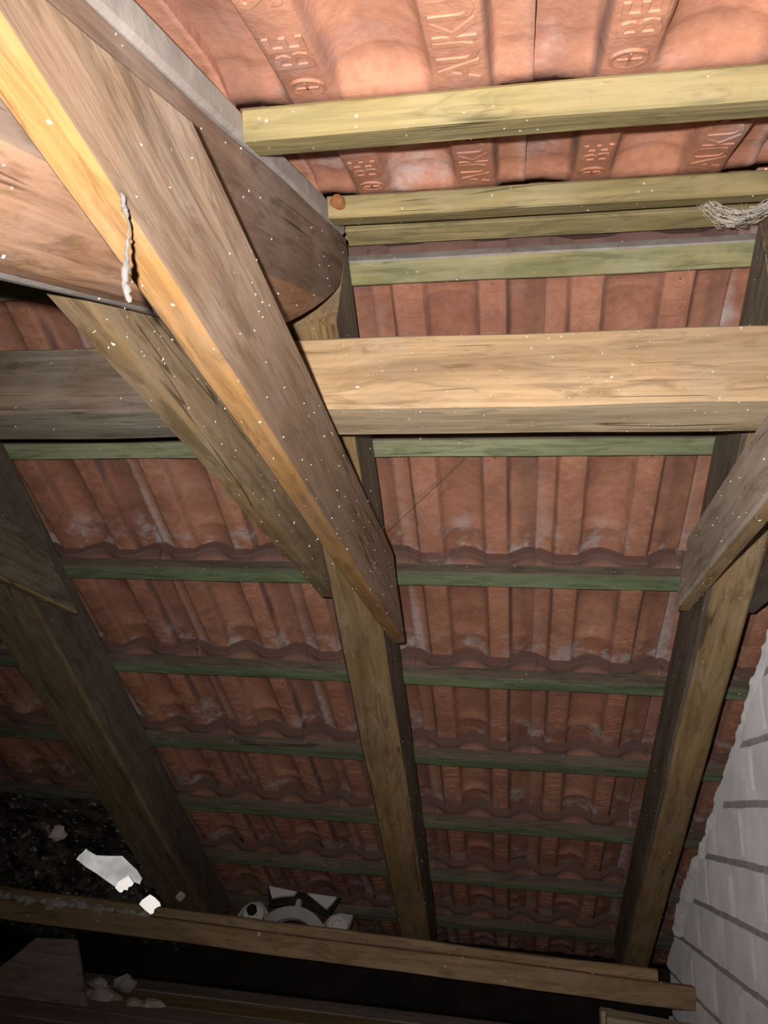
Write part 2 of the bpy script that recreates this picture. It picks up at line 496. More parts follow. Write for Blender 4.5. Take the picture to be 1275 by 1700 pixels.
for ci in range(-7, 12):
    z0 = -0.0785 + 0.1232 * ci + 0.006
    z1 = z0 + 0.1115
    off = 0.0 if ci % 2 else 0.123
    for bi in range(-12, 8):
        y0 = 1.776 + off + 0.247 * bi + 0.0045
        y1 = y0 + 0.238
        if y1 < -0.4 or y0 > 2.85 or z1 < -0.80:
            continue
        bm = bmesh.new()
        xo = XW + rb.uniform(-0.0025, 0.0025)
        tl = rb.uniform(-0.0022, 0.0022)
        n = 7
        cols = []
        ok = False
        for i in range(n):
            y = y0 + (y1 - y0) * i / (n - 1)
            zt = min(z1 + rb.uniform(-0.0012, 0.0012), roof_under(y) - 0.006)
            zb = z0 + rb.uniform(-0.0012, 0.0012)
            if zt - zb > 0.012:
                cols.append((y, zb, zt))
        if len(cols) < 2:
            continue
        fv = []
        for (y, zb, zt) in cols:
            e = 0.0025 if y in (cols[0][0], cols[-1][0]) else 0.0
            d = tl * (y - y0) / 0.238
            fv.append([bm.verts.new(V(xo + d + e, y, zb + 0.002)), bm.verts.new(V(xo + d + e * 0.4, y, (zb + zt) / 2)), bm.verts.new(V(xo + d + e, y, zt - 0.002)),
                       bm.verts.new(V(XW + 0.03, y, zt)), bm.verts.new(V(XW + 0.03, y, zb))])
        for i in range(len(fv) - 1):
            for k in range(5):
                bm.faces.new((fv[i][k], fv[i][(k + 1) % 5], fv[i + 1][(k + 1) % 5], fv[i + 1][k]))
        bm.faces.new(fv[0]); bm.faces.new(fv[-1][::-1])
        obj('brick', bm, BRICK, wall)

# squeezed-out mortar standing proud of the upright joints
bm = bmesh.new()
for ci in range(-6, 5):
    z0 = -0.0785 + 0.1232 * ci
    off = 0.0 if ci % 2 else 0.123
    for bi in range(-6, 6):
        y = 1.776 + off + 0.247 * bi
        zt = min(z0 + 0.112, roof_under(y) - 0.02)
        if zt - z0 < 0.03 or y < 0.3 or y > 2.75 or rb.random() < 0.15:
            continue
        a0, a1 = z0 + rb.uniform(0.008, 0.03), zt - rb.uniform(0.0, 0.025)
        rbox(bm, V(XW + 0.008, y + rb.uniform(-.002, .002), (a0 + a1) / 2), 0.022 + rb.uniform(0, 0.006), 0.007, a1 - a0, 0.001, None, 0.0012)
obj('joint_mortar', bm, BRICK, wall)
# ragged mortar fillet between the wall head and the roof
bm = bmesh.new()
P, Q = [], []
for i in range(150):
    y = 0.95 + 1.75 * i / 149
    P.append(V(XW + 0.010, y, roof_under(y) - 0.012)); Q.append(0.012 + 0.012 * abs(noise.noise(Vector((y * 9, 1, 0)))) + 0.010 * abs(noise.noise(Vector((y * 31, 2, 0)))) + (0.012 if y > 2.35 else 0))
tube(bm, P, Q, 9)
for v in bm.verts:
    v.co += noise.noise_vector(v.co * 45) * 0.005
fil = obj('mortar_fillet', bm, BRICK, wall)

# ------------------------------------------------------------------ far eaves wall and floor
bm = bmesh.new()
rbox(bm, V(-0.8, 2.98, -0.66), 2.7, 0.10, 0.42)
ew = obj('wall_front', bm, BLACK)
ew['kind'] = 'structure'; ew['label'] = 'dark masonry closing the eaves under the roof'
bm = bmesh.new()
rbox(bm, V(-0.8, 1.62, -0.665), 2.6, 2.62, 0.05)
fl = obj('floor', bm, BLACK)
fl['kind'] = 'structure'; fl['label'] = 'dusty grey brown loft floor of boards'
yb = 2.73
for i in range(14):
    wdt = 0.12 + 0.02 * rb.random()
    lift = rb.uniform(0, 0.004)
    x0 = -2.05; x1 = XW - 0.01
    brk = [x0, rb.uniform(-1.4, -0.2), x1]
    for a, b_ in zip(brk[:-1], brk[1:]):
        bm = bmesh.new()
        rbox(bm, Vector(((a + b_) / 2, yb - wdt / 2, -0.628 + 0.007 + lift + Z0)), b_ - a - 0.006, wdt - 0.005, 0.022, 0.002)
        o = obj('floorboard', bm, W_FLOOR if (i % 5) != 1 else W_LEDG, fl)
    yb -= wdt

# ------------------------------------------------------------------ roof tiles
TW, TL, GAUGE = 0.2713, 0.400, 0.3196
PROF = [(0.0, .017), (.03, .0195), (.108, .0195), (.122, .015), (.138, .0015), (.150, 0), (.305, 0), (.314, .002), (.334, .0165), (.36, .021), (.41, .026), (.47, .0285), (.53, .026),
        (.58, .021), (.612, .0165), (.634, .002), (.645, 0), (.785, 0), (.797, .004), (.812, .019), (.835, .0225), (.87, .0215), (.905, .0235), (.925, .027), (1.0, .0275), (1.045, .0265)]
VROW = [0, .010, .018, .030, .047, .052, .058, .066, .074, .080, .085, .092, .16, .22, .255, .262, .270, .315, .345, .40]
def closure(v):                   # the rolls are closed off just over the batten
    if v <= 0.010: return 1.0
    if v <= 0.030: return 1.0 - (v - 0.010) / 0.020
    if v <= 0.047: return 0.0
    if v <= 0.080: return 0.82 * math.sin((v - 0.047) / 0.033 * math.pi / 2)
    if v <= 0.086: return 0.84
    return 1.0
def tile_mesh(name, variant):
    bm = bmesh.new()
    inn, out = [], []
    rise = 0.0262 / GAUGE
    for v in VROW:
        ri, ro = [], []
        for (u, h) in PROF:
            a = u * TW
            wave = 0.015 - 0.015 * math.cos(2 * math.pi * (u - 0.222) / 0.4935)
            arch = max(0.0, 1 - ((u - 0.47) / 0.135) ** 2) if 0.335 < u < 0.605 else 0.0
            half = 1.0 if 0.835 < u < 0.92 else 0.0
            hh = h * (closure(v) if 0.31 < u < 0.65 else 0.25 + 0.75 * closure(v))
            if v <= 0.010: hh = wave
            elif v <= 0.018: hh = 0.6 * wave
            h_o = wave if v <= 0.018 else h
            if v == .262:                     # cross ribs inside the rolls
                hh -= 0.0035 * min(1, arch * 3) + 0.003 * half
            if .092 <= v <= .255:                     # shallow pocket between the ribs
                hh += 0.0022 * min(1, arch * 2) + 0.0012 * half
            wob = 0.0012 * noise.noise(Vector((a * 20 + variant * 5, v * 14, variant)))
            base = rise * v + wob
            th = 0.011 + (0.009 if v < 0.02 else 0.0)
            ri.append(bm.verts.new((a, v, base + hh)))
            ro.append(bm.verts.new((a, v, base + h_o + th)))
        inn.append(ri); out.append(ro)
    n = len(PROF); m = len(VROW)
    for j in range(m - 1):
        for i in range(n - 1):
            f = bm.faces.new((inn[j][i], inn[j + 1][i], inn[j + 1][i + 1], inn[j][i + 1])); f.smooth = True
            f = bm.faces.new((out[j][i], out[j][i + 1], out[j + 1][i + 1], out[j + 1][i])); f.smooth = True
        bm.faces.new((inn[j][0], out[j][0], out[j + 1][0], inn[j + 1][0]))
        bm.faces.new((inn[j][-1], inn[j + 1][-1], out[j + 1][-1], out[j][-1]))
    for i in range(n - 1):
        bm.faces.new((inn[0][i], inn[0][i + 1], out[0][i + 1], out[0][i]))
        bm.faces.new((inn[-1][i], out[-1][i], out[-1][i + 1], inn[-1][i + 1]))
    # raised lettering on the two flat troughs, read down the slope
    def put(body, size, a0, v0, sc=0.9):
        cu = bpy.data.curves.new('lettering', 'FONT')
        cu.body = body; cu.size = size; cu.extrude = 0.0016; cu.space_character = sc; cu.resolution_u = 2
        cu.offset = 0.0006
        ob = bpy.data.objects.new('lettering', cu)
        COL.objects.link(ob)
        dg = bpy.context.evaluated_depsgraph_get()
        dg.update()
        me = bpy.data.meshes.new_from_object(ob.evaluated_get(dg))
        base = len(bm.verts)
        vs = [bm.verts.new((a0 + p.co.y, v0 + p.co.x, rise * (v0 + p.co.x) - p.co.z)) for p in me.vertices]
        for p in me.polygons:
            try:
                bm.faces.new([vs[i] for i in p.vertices])
            except ValueError:
                pass
        bpy.data.objects.remove(ob); bpy.data.curves.remove(cu); bpy.data.meshes.remove(me)
    put('AUKUND', 0.049, .158 * TW + 0.002, 0.054, 0.86)
    put('BE', 0.046, .650 * TW + 0.001, 0.098, 1.0)
    put('SAV', 0.050, .650 * TW + 0.001, 0.185, 0.95)
    # round emblem with a cross
    ca, cv, R = .716 * TW, 0.066, 0.0165
    zb = rise * cv
    def bar(pts, hgt=0.0017):
        lo = [bm.verts.new((p[0], p[1], zb + 0.001)) for p in pts]
        hi = [bm.verts.new((p[0], p[1], zb - hgt)) for p in pts]
        k = len(pts)
        bm.faces.new(hi)
        for i in range(k):
            bm.faces.new((lo[i], lo[(i + 1) % k], hi[(i + 1) % k], hi[i]))
    for i in range(20):
        t0, t1 = 2 * math.pi * i / 20, 2 * math.pi * (i + 1) / 20
        bar([(ca + math.cos(t) * q, cv + math.sin(t) * q) for t, q in ((t0, R), (t1, R), (t1, R - .0028), (t0, R - .0028))])
    bar([(ca - .0012, cv - .011), (ca + .0012, cv - .011), (ca + .0012, cv + .011), (ca - .0012, cv + .011)])
    bar([(ca - .010, cv - .0012), (ca + .010, cv - .0012), (ca + .010, cv + .0012), (ca - .010, cv + .0012)])
    me = bpy.data.meshes.new(name)
    bm.normal_update()
    bm.to_mesh(me); bm.free()
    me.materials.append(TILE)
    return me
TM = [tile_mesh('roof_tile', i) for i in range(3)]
rt = random.Random(11)
ceil_far = empty('ceiling', far(-0.8, 1.6, 1.128)); ceil_far['kind'] = 'structure'
ceil_far['label'] = 'far roof slope of red clay tiles seen from inside'
ceil_near = empty('ceiling', near(0.1, 0.4, 0.03)); ceil_near['kind'] = 'structure'
ceil_near['label'] = 'near roof slope of brightly lit clay tiles over the viewer'
def place_tile(frame, org, parent):
    o = bpy.data.objects.new('roof_tile', TM[rt.randrange(3)])
    COL.objects.link(o)
    mw = Matrix.Identity(4)
    for i in range(3):
        for c in range(3):
            mw[i][c] = frame[c][i]
    j = Matrix.Rotation(rt.uniform(-0.006, 0.006), 4, 'Z') @ Matrix.Rotation(rt.uniform(-0.003, 0.003), 4, 'X')
    mw = mw @ j
    mw.translation = org
    o.parent = parent
    o.matrix_parent_inverse = parent.matrix_basis.inverted()
    o.matrix_basis = mw
    return o
BT = 0.028                        # batten thickness
for k in range(8):
    s = 0.396 + GAUGE * k
    for c in range(-8, 2):
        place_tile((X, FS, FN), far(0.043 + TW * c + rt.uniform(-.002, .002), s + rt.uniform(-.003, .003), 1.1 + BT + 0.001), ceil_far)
NB = [0.066 + GAUGE * i for i in range(4)]      # ridge-side edges of the near battens
for i, t in enumerate(NB):
    for c in range(-4, 3):
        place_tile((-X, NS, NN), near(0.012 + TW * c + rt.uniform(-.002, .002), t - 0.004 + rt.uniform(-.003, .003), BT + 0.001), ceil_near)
# ridge tiles: half-round caps over the ridge
RL = 0.40
def ridge_mesh():
    bm = bmesh.new()
    K = 14
    rows = []
    for x in (0, RL * 0.3, RL * 0.6, RL * 0.93, RL + 0.03):
        ri, ro = [], []
        for i in range(K + 1):
            t = math.pi * (0.0 + i / K)
            R = 0.125 + (0.012 if x > RL * 0.9 else 0.0)
            ri.append(bm.verts.new((x - RL / 2, 0.19 - math.cos(t) * R, math.sin(t) * R * 0.72)))
            ro.append(bm.verts.new((x - RL / 2, 0.19 - math.cos(t) * (R + .012), math.sin(t) * (R + .012) * 0.75)))
        rows.append((ri, ro))
    for j in range(len(rows) - 1):
        for i in range(K):
            f = bm.faces.new((rows[j][0][i], rows[j][0][i + 1], rows[j + 1][0][i + 1], rows[j + 1][0][i])); f.smooth = True
            f = bm.faces.new((rows[j][1][i], rows[j + 1][1][i], rows[j + 1][1][i + 1], rows[j][1][i + 1])); f.smooth = True
        for e in (0, K):
            bm.faces.new((rows[j][0][e], rows[j + 1][0][e], rows[j + 1][1][e], rows[j][1][e]))
    for e in (0, len(rows) - 1):
        for i in range(K):
            bm.faces.new((rows[e][0][i], rows[e][0][i + 1], rows[e][1][i + 1], rows[e][1][i]))
    bmesh.ops.recalc_face_normals(bm, faces=bm.faces[:])
    me = bpy.data.meshes.new('ridge_tile')
    bm.to_mesh(me); bm.free()
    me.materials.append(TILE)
    return me
RM = ridge_mesh()
for i in range(-3, 2):
    o = bpy.data.objects.new('ridge_tile', RM)
    COL.objects.link(o)
    o.parent = ceil_far
    o.matrix_parent_inverse = ceil_far.matrix_basis.inverted()
    o.location = V(0.08 + RL * i, RY - 0.19, RZ + 0.022)

# ------------------------------------------------------------------ rafters
vert_far = (V(0, RY + 0.002, 0), Y)
def far_rafter(x0, x1, mats, label, seed):
    o = timber('rafter', far(x0, 1.0, 0.968), FS, X, FN, x1 - x0, 0.1315, vert_far, (far(0, 2.62, 1), FS), mats, (0, 1, 1, 1), seg=70, wob=0.002, bev=0.006, seed=seed)
    tag(o, label, 'rafter', 'rafters of the far slope')
    return o
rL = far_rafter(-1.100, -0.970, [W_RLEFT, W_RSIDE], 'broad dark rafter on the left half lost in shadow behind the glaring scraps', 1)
rM = far_rafter(-0.339, -0.2475, [W_RAFT, W_RSIDE], 'knotty middle rafter of the far slope between the two tiled bays', 2)
rR = far_rafter(0.322, 0.397, [W_RAFT, W_RSIDE], 'right rafter of the far slope closest to the grey brick wall', 3)
flecks(rL, 70, 1); flecks(rM, 150, 2); flecks(rR, 120, 3)
vert_near = (V(0, RY - 0.002, 0), -Y)
def near_section(w, h):           # old waney timber: rounded lower right arris, dusty lower left edge
    L = [(0.003, 0.005, 2), (0.008, 0.0, 2), (0.017, -0.001, 2), (0.026, 0.0, 0)]
    for i in range(1, 9):
        t = math.pi / 2 * i / 8
        L.append((0.026 + (w - 0.026) * math.sin(t), 0.080 * (1 - math.cos(t)), 0 if i < 6 else 1))
    L += [(w, h * .65, 1), (w, h * .8, 1), (w, h - .004, 1), (w - .004, h, 1), (w * .5, h, 1), (.004, h, 1), (0, h - .004, 1), (0, h * .6, 1), (0, 0.014, 2)]
    return L
def near_rafter(x0, x1, label, seed, t_end=1.3):
    p1, p2 = near(0, 0.048, -0.076), near(0, 0.27, -0.160)
    d = (p2 - p1).normalized()
    nrm = d.cross(X)
    if nrm.z > 0:
        nrm = -nrm
    o = timber('rafter', near(x0, 0.5, -0.156), NS, X, NN, x1 - x0, 0.155, vert_near, (near(0, t_end, 0), NS), [W_NEAR, W_DARK, DUST],
               seg=60, wob=0.004, seed=seed, trims=((p1, nrm),), ends=1, section=near_section(x1 - x0, 0.155))
    tag(o, label, 'rafter', 'rafters of the near slope')
    s = timber('dusty_strip', near(x0, 0.5, 0.0), NS, X, NN, x1 - x0, 0.027, (near(0, 0.012, 0), NS), (near(0, t_end, 0), NS), [DUST], seg=40, wob=0.002, bev=0.004, seed=seed + 5)
    s.parent = o
    s.matrix_parent_inverse = o.matrix_basis.inverted()
    s['label'] = 'grey dust covered strip along the rafter top'
    return o
nM = near_rafter(-0.339, -0.2475, 'dark brown rafter end under the ridge with a grey dusty top strip', 12)
nR = near_rafter(0.322, 0.397, 'rafter end under the ridge behind the dusty web at right edge', 14)
flecks(nM, 160, 5)

# ------------------------------------------------------------------ battens
def batten(name, org, axis_s, axis_n, x0, x1, w, mat, label, group, seed, top_mat=None):
    # section: w down the slope, BT outwards
    hd = axis_n; wd = axis_s
    o = timber(name, Vector((0, org.y, org.z)), X, wd, hd, w, BT, (Vector((x0, 0, 0)), X), (Vector((x1, 0, 0)), X),
               [mat, top_mat or mat], (0, 0, 0, 1), seg=60, wob=0.0015, bev=0.0025, seed=seed)
    tag(o, label, 'batten', group)
    return o
fb_lab = ['pale patchy green batten just under the ridge above the purlin',
          'light green batten right beneath the big purlin',
          'green batten second below the purlin ending at collar tie foot',
          'green batten third below the purlin on the far slope',
          'green batten fourth below the purlin on the far slope',
          'dark green batten fifth below the purlin on the far slope',
          'dull batten sixth below the purlin near the eaves',
          'lowest dull batten just above the eaves plank']
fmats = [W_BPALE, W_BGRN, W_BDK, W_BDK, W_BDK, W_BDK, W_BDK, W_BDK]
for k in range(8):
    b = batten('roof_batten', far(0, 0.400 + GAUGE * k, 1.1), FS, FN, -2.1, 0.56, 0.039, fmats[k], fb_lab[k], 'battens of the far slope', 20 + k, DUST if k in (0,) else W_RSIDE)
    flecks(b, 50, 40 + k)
nb_lab = ['olive batten just before the ridge with a dark knot at right', 'bright yellow batten topmost in the picture under the near tiles',
          'batten of the near slope overhead beyond the top of the picture', 'batten of the near slope furthest down behind the viewer']
for i, t in enumerate(NB):
    b = batten('roof_batten', near(0, t, 0.0), NS, NN, -0.2472, 0.56, 0.047, W_BYEL, nb_lab[i], 'battens of the near slope', 60 + i)
    if i < 2:
        flecks(b, 40, 70 + i)
rl = timber('ridge_lath', V(0, RY - 0.010, RZ + 0.002), X, Y, Z, 0.035, 0.026, (V(-0.247, 0, 0), X), (V(0.56, 0, 0), X), [W_BYEL], seg=40, wob=0.0012, bev=0.002, seed=80)
tag(rl, 'thin pale lath along the ridge between two battens', 'batten')

# ------------------------------------------------------------------ purlin
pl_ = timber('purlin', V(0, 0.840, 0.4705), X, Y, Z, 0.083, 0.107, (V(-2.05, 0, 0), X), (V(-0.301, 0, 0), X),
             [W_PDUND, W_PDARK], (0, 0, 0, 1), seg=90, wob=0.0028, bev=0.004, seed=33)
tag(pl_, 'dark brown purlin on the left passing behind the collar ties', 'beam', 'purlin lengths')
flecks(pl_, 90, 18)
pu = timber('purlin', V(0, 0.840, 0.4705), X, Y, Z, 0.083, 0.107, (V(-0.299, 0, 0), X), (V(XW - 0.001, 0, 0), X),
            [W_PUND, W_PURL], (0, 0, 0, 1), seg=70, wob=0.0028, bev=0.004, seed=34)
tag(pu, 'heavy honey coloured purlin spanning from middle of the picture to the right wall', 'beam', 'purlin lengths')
flecks(pu, 170, 8)

# ------------------------------------------------------------------ collar ties
def collar(x0, x1, z0, z1, ncut, label, seed, mats=(W_UNDER, W_SIDE), qcut=-0.05, fl_=120):
    o = timber('collar_tie', V(x0, 0.6, z0), Y, X, Z, x1 - x0, z1 - z0, (near(0, 0.5, qcut), -NN), (far(0, 1, ncut), FN),
               list(mats), (0, 1, 1, 1), seg=70, wob=0.0014, bev=0.004, seed=seed)
    tag(o, label, 'collar tie', 'collar ties')
    flecks(o, fl_, seed + 100)
    return o
collar(-0.2440, -0.2165, 0.296, 0.420, 1.003, 'long near collar tie crossing the picture centre with bright orange underside', 41, fl_=150)
collar(-0.3745, -0.3430, 0.360, 0.458, 1.005, 'collar tie on the left face of the middle rafter beside the orange edged one', 42, (W_UND3, W_SIDE3), fl_=160)
collar(0.289, 0.3185, 0.360, 0.452, 1.020, 'collar tie at the right edge of the picture on the right rafter', 43, (W_RAFT, W_GREY))
collar(0.4005, 0.430, 0.360, 0.452, 1.020, 'collar tie between the right rafter and the brick wall', 44, (W_RSIDE, W_RSIDE), fl_=30)
collar(-0.9665, -0.938, 0.335, 0.446, 1.035, 'dark collar tie at the left edge of the picture on the left rafter', 45, (W_RAFT, W_RSIDE), fl_=30)

# ------------------------------------------------------------------ eaves: ledger plank, back board, rubble, casting
axl = Vector((1, 0, -0.020)).normalized()
lw = Vector((0, 1, 0)); lh = axl.cross(lw).normalized()
if lh.z < 0:
    lh = -lh
lg = timber('eaves_plank', V(-0.45, 2.49, -0.458), axl, lw, lh, 0.040, 0.056, (V(-1.80, 0, 0), X), (V(XW - 0.001, 0, 0), X), [W_LEDG], seg=90, wob=0.003, bev=0.003, seed=51)
tag(lg, 'long brown eaves plank across the bottom of the picture', 'plank')
flecks(lg, 45, 9, (0.002, 0.005))
bk = timber('backing_board', V(-0.45, 2.5345, -0.464), axl, lw, lh, 0.026, 0.086, (V(-1.75, 0, 0), X), (V(0.405, 0, 0), X), [W_LEDG], seg=60, wob=0.003, bev=0.003, seed=52)
tag(bk, 'thinner board standing behind the long eaves plank', 'plank')

# ---- pale casting
def casting():
    root = empty('arched_casting', V(-0.68, 2.60, -0.405))
    tag(root, 'pale grey arched casting with two round bosses behind the eaves plank', 'casting')
    import_mw = Matrix.Translation(root.location) @ Matrix.Rotation(math.radians(1.5), 4, 'Y') @ Matrix.Rotation(math.radians(-25), 4, 'X')
    def ext(name, pts, y0, y1, mat, hole=None):
        bm = bmesh.new()
        n = len(pts)
        f0 = [bm.verts.new((p[0], y0, p[1])) for p in pts]
        f1 = [bm.verts.new((p[0], y1, p[1])) for p in pts]
        for i in range(n):
            bm.faces.new((f0[i], f0[(i + 1) % n], f1[(i + 1) % n], f1[i]))
        a = bm.faces.new(f0); b = bm.faces.new(f1[::-1])
        bmesh.ops.triangulate(bm, faces=[a, b])
        return obj(name, bm, mat, root, mw=import_mw)
    # arch rim with feet, cut as one outline
    outer = [(-0.195, -0.03), (-0.190, 0.012), (-0.172, 0.05), (-0.15, 0.068), (-0.118, 0.072), (-0.092, 0.052), (-0.085, 0.04)]
    for i in range(13):
        t = math.pi * (0.80 - 0.60 * i / 12)
        outer.append((math.cos(t) * 0.125, -0.045 + math.sin(t) * 0.118))
    outer += [(0.098, 0.03), (0.115, 0.058), (0.145, 0.07), (0.185, 0.068), (0.176, 0.03), (0.165, -0.03)]
    inner = [(0.105, -0.03)]
    for i in range(15):
        t = math.pi * (0.06 + 0.88 * i / 14)
        inner.append((math.cos(t) * 0.088, -0.040 + math.sin(t) * 0.078))
    inner += [(-0.105, -0.03)]
    ext('arch_frame', outer + inner, -0.012, 0.012, CAST)
    ext('centre_post', [(-0.008, 0.06), (0.012, 0.06), (0.010, 0.095), (-0.004, 0.095)], -0.010, 0.012, CAST)
    ext('wing_panel', [(-0.108, 0.125), (-0.012, 0.118), (-0.02, 0.106), (-0.055, 0.100), (-0.088, 0.090)], -0.006, 0.006, CASTL)
    ext('wing_panel', [(0.022, 0.118), (0.122, 0.117), (0.112, 0.100), (0.095, 0.078), (0.058, 0.098)], -0.006, 0.006, CASTL)
    ext('recess_plate', [(-0.117, 0.131), (-0.004, 0.124), (0.014, 0.124), (0.131, 0.122), (0.120, 0.098), (0.103, 0.062), (0.05, 0.075), (0.0, 0.08), (-0.05, 0.078), (-0.097, 0.068)], 0.013, 0.022, GAPSHADE)  # near-black sheet stands in for the shadow gaps around the panels
    for cx, cz, mat in ((-0.132, 0.030, CASTL), (0.143, 0.030, CASTL)):
        bm = bmesh.new()
        n = 24
        R0, R1 = 0.034, 0.026
        prof = [(R0, -0.011), (R0, -0.020), (R1, -0.026), (R1 * 0.62, -0.026), (R1 * 0.55, -0.014)]
        rings = [[bm.verts.new((cx + math.cos(2 * math.pi * i / n) * r_, y_, cz + math.sin(2 * math.pi * i / n) * r_)) for i in range(n)] for r_, y_ in prof]
        for j in range(len(rings) - 1):
            for i in range(n):
                bm.faces.new((rings[j][i], rings[j][(i + 1) % n], rings[j + 1][(i + 1) % n], rings[j + 1][i]))
        bm.faces.new(rings[-1])
        bo = obj('boss', bm, mat, root, mw=import_mw)
        bm = bmesh.new()
        pts = [(cx + math.cos(2 * math.pi * i / n) * (0.0375 + 0.004 * math.cos(2 * math.pi * i / n + 1.9)), cz - 0.003 + math.sin(2 * math.pi * i / n) * 0.0375) for i in range(n)]
        f0 = [bm.verts.new((p[0], -0.0125, p[1])) for p in pts]; f1 = [bm.verts.new((p[0], -0.010, p[1])) for p in pts]
        bm.faces.new(f0)
        for i in range(n):
            bm.faces.new((f0[i], f0[(i + 1) % n], f1[(i + 1) % n], f1[i]))
        obj('boss_groove', bm, GAPSHADE, root, mw=import_mw)  # flat dark rim in place of the shadow gap round the boss
        if cx < 0:
            bm = bmesh.new()
            pts = [(cx - 0.006 + math.cos(2 * math.pi * i / n) * 0.0165, cz + 0.012 + math.sin(2 * math.pi * i / n) * 0.0165) for i in range(n)]
            f0 = [bm.verts.new((p[0], -0.0275, p[1])) for p in pts]; f1 = [bm.verts.new((p[0], -0.020, p[1])) for p in pts]
            bm.faces.new(f0)
            for i in range(n):
                bm.faces.new((f0[i], f0[(i + 1) % n], f1[(i + 1) % n], f1[i]))
            obj('bolt_hole', bm, GAPSHADE, root, mw=import_mw)
casting()

# ---- dark rubble heaped in the left eaves
bm = bmesh.new()
NX, NY = 90, 70
g = []
for i in range(NX + 1):
    row = []
    for j in range(NY + 1):
        x = -2.02 + 0.905 * i / NX
        f = j / NY
        sd = 2.02 + 0.80 * f
        lim = 2.12 + 0.30 * (x + 2.02) + 0.10 * noise.noise(Vector((x * 5, 7.7, 0)))
        m = max(0.0, min(1.0, (sd - lim) / 0.22))
        q = Vector((x * 9, sd * 9, 0))
        t = 0.085 * m + (0.05 * noise.noise(q) + 0.032 * noise.noise(q * 2.6) + 0.022 * noise.noise(q * 6.3) + 0.012 * noise.noise(q * 15)) * (0.25 + 0.75 * m)
        n = 1.098 - max(0.0, t) if m > 0 else 1.099
        p = far(x, sd, n)
        if p.y < 2.60 and p.z - Z0 < -0.30:
            p.y = 2.60
        row.append(bm.verts.new(p))
    g.append(row)
for i in range(NX):
    for j in range(NY):
        bm.faces.new((g[i][j], g[i + 1][j], g[i + 1][j + 1], g[i][j + 1]))
bl = [bm.verts.new(far(-2.02 + 0.905 * i / NX, 2.02, 1.0995)) for i in range(NX + 1)]
br_ = [bm.verts.new(far(-2.02 + 0.905 * i / NX, 2.82, 1.0995)) for i in range(NX + 1)]
for i in range(NX):
    bm.faces.new((g[i][0], bl[i], bl[i + 1], g[i + 1][0]))
    bm.faces.new((g[i][NY], g[i + 1][NY], br_[i + 1], br_[i]))
    bm.faces.new((bl[i], br_[i], br_[i + 1], bl[i + 1]))
rub = obj('mortar_rubble', bm, RUBBLE)
rub['kind'] = 'stuff'; rub['label'] = 'dark crumbling mortar rubble heaped in the left eaves'; rub['category'] = 'rubble'

# ---- mortar lumps lying along the left end of the plank and under it
rl_ = random.Random(5)
LS = []
ORD = ['first', 'second', 'third', 'fourth', 'fifth', 'sixth', 'seventh', 'eighth', 'ninth', 'tenth', 'eleventh', 'twelfth', 'thirteenth', 'fourteenth', 'fifteenth', 'last']
NC = 16
for i in range(NC):
    x = -1.66 + 0.52 * (i + rl_.uniform(-0.25, 0.25)) / 15
    LS.append((x, 2.4905 + rl_.uniform(0.004, 0.02), -0.3985 - 0.020 * (x + 0.45) + rl_.uniform(-0.002, 0.004), rl_.uniform(0.009, 0.022)))
for (x, z, r_) in ((-1.20, -0.61, 0.035), (-1.26, -0.612, 0.028), (-1.33, -0.614, 0.02), (-1.09, -0.612, 0.026), (-1.04, -0.615, 0.03), (-1.16, -0.575, 0.028), (-1.22, -0.57, 0.02), (-1.40, -0.615, 0.02)):
    LS.append((x, 2.46 + rl_.uniform(-0.02, 0.05), z, r_))
FLL = ['largest one in front', 'second largest left of the middle', 'small one towards the leaning board', 'right of the largest one', 'rightmost of the pile', 'topmost of the pile', 'small one on top at the left', 'small one left of all the others']
for i, (x, y, z, r_) in enumerate(LS):
    bm = lump_bm(r_, i, 2, 0.5, (1.3, 0.9, 0.75))
    o = obj('mortar_lump', bm, LUMP)
    o.location = V(x, y, z)
    if i < NC:
        tag(o, 'pale mortar crumb on the left end of eaves plank, %s from the left' % ORD[i], 'mortar', 'mortar crumbs on the plank')
    else:
        tag(o, 'grey mortar lump under the eaves plank, %s' % FLL[i - NC], 'mortar', 'mortar lumps under the plank')

# ---- bright scraps added in the left eaves for daylight through gaps
def gleam(name, c, ux, uy, un, outline, th, mat, label, seed):
    bm = bmesh.new()
    N = len(outline)
    f0 = []; f1 = []
    for (a, b) in outline:
        k = 0.004 * noise.noise(Vector((a * 40 + seed, b * 40, 0)))
        p = c + ux * a + uy * b + un * k
        f0.append(bm.verts.new(p)); f1.append(bm.verts.new(p - un * th))
    A = bm.faces.new(f0); B = bm.faces.new(f1[::-1])
    for i in range(N):
        bm.faces.new((f0[i], f0[(i + 1) % N], f1[(i + 1) % N], f1[i]))
    bmesh.ops.triangulate(bm, faces=[A, B])
    return obj(name, bm, mat)
def pix(u, v, y):                 # point at depth y that lies in line with a sighted direction
    d = _r * ((u - 637.5) / 1250) + _d * ((v - 850) / 1250) + _f
    return d * (y / d.y) + Vector((0, 0, Z0))
SY = 2.47
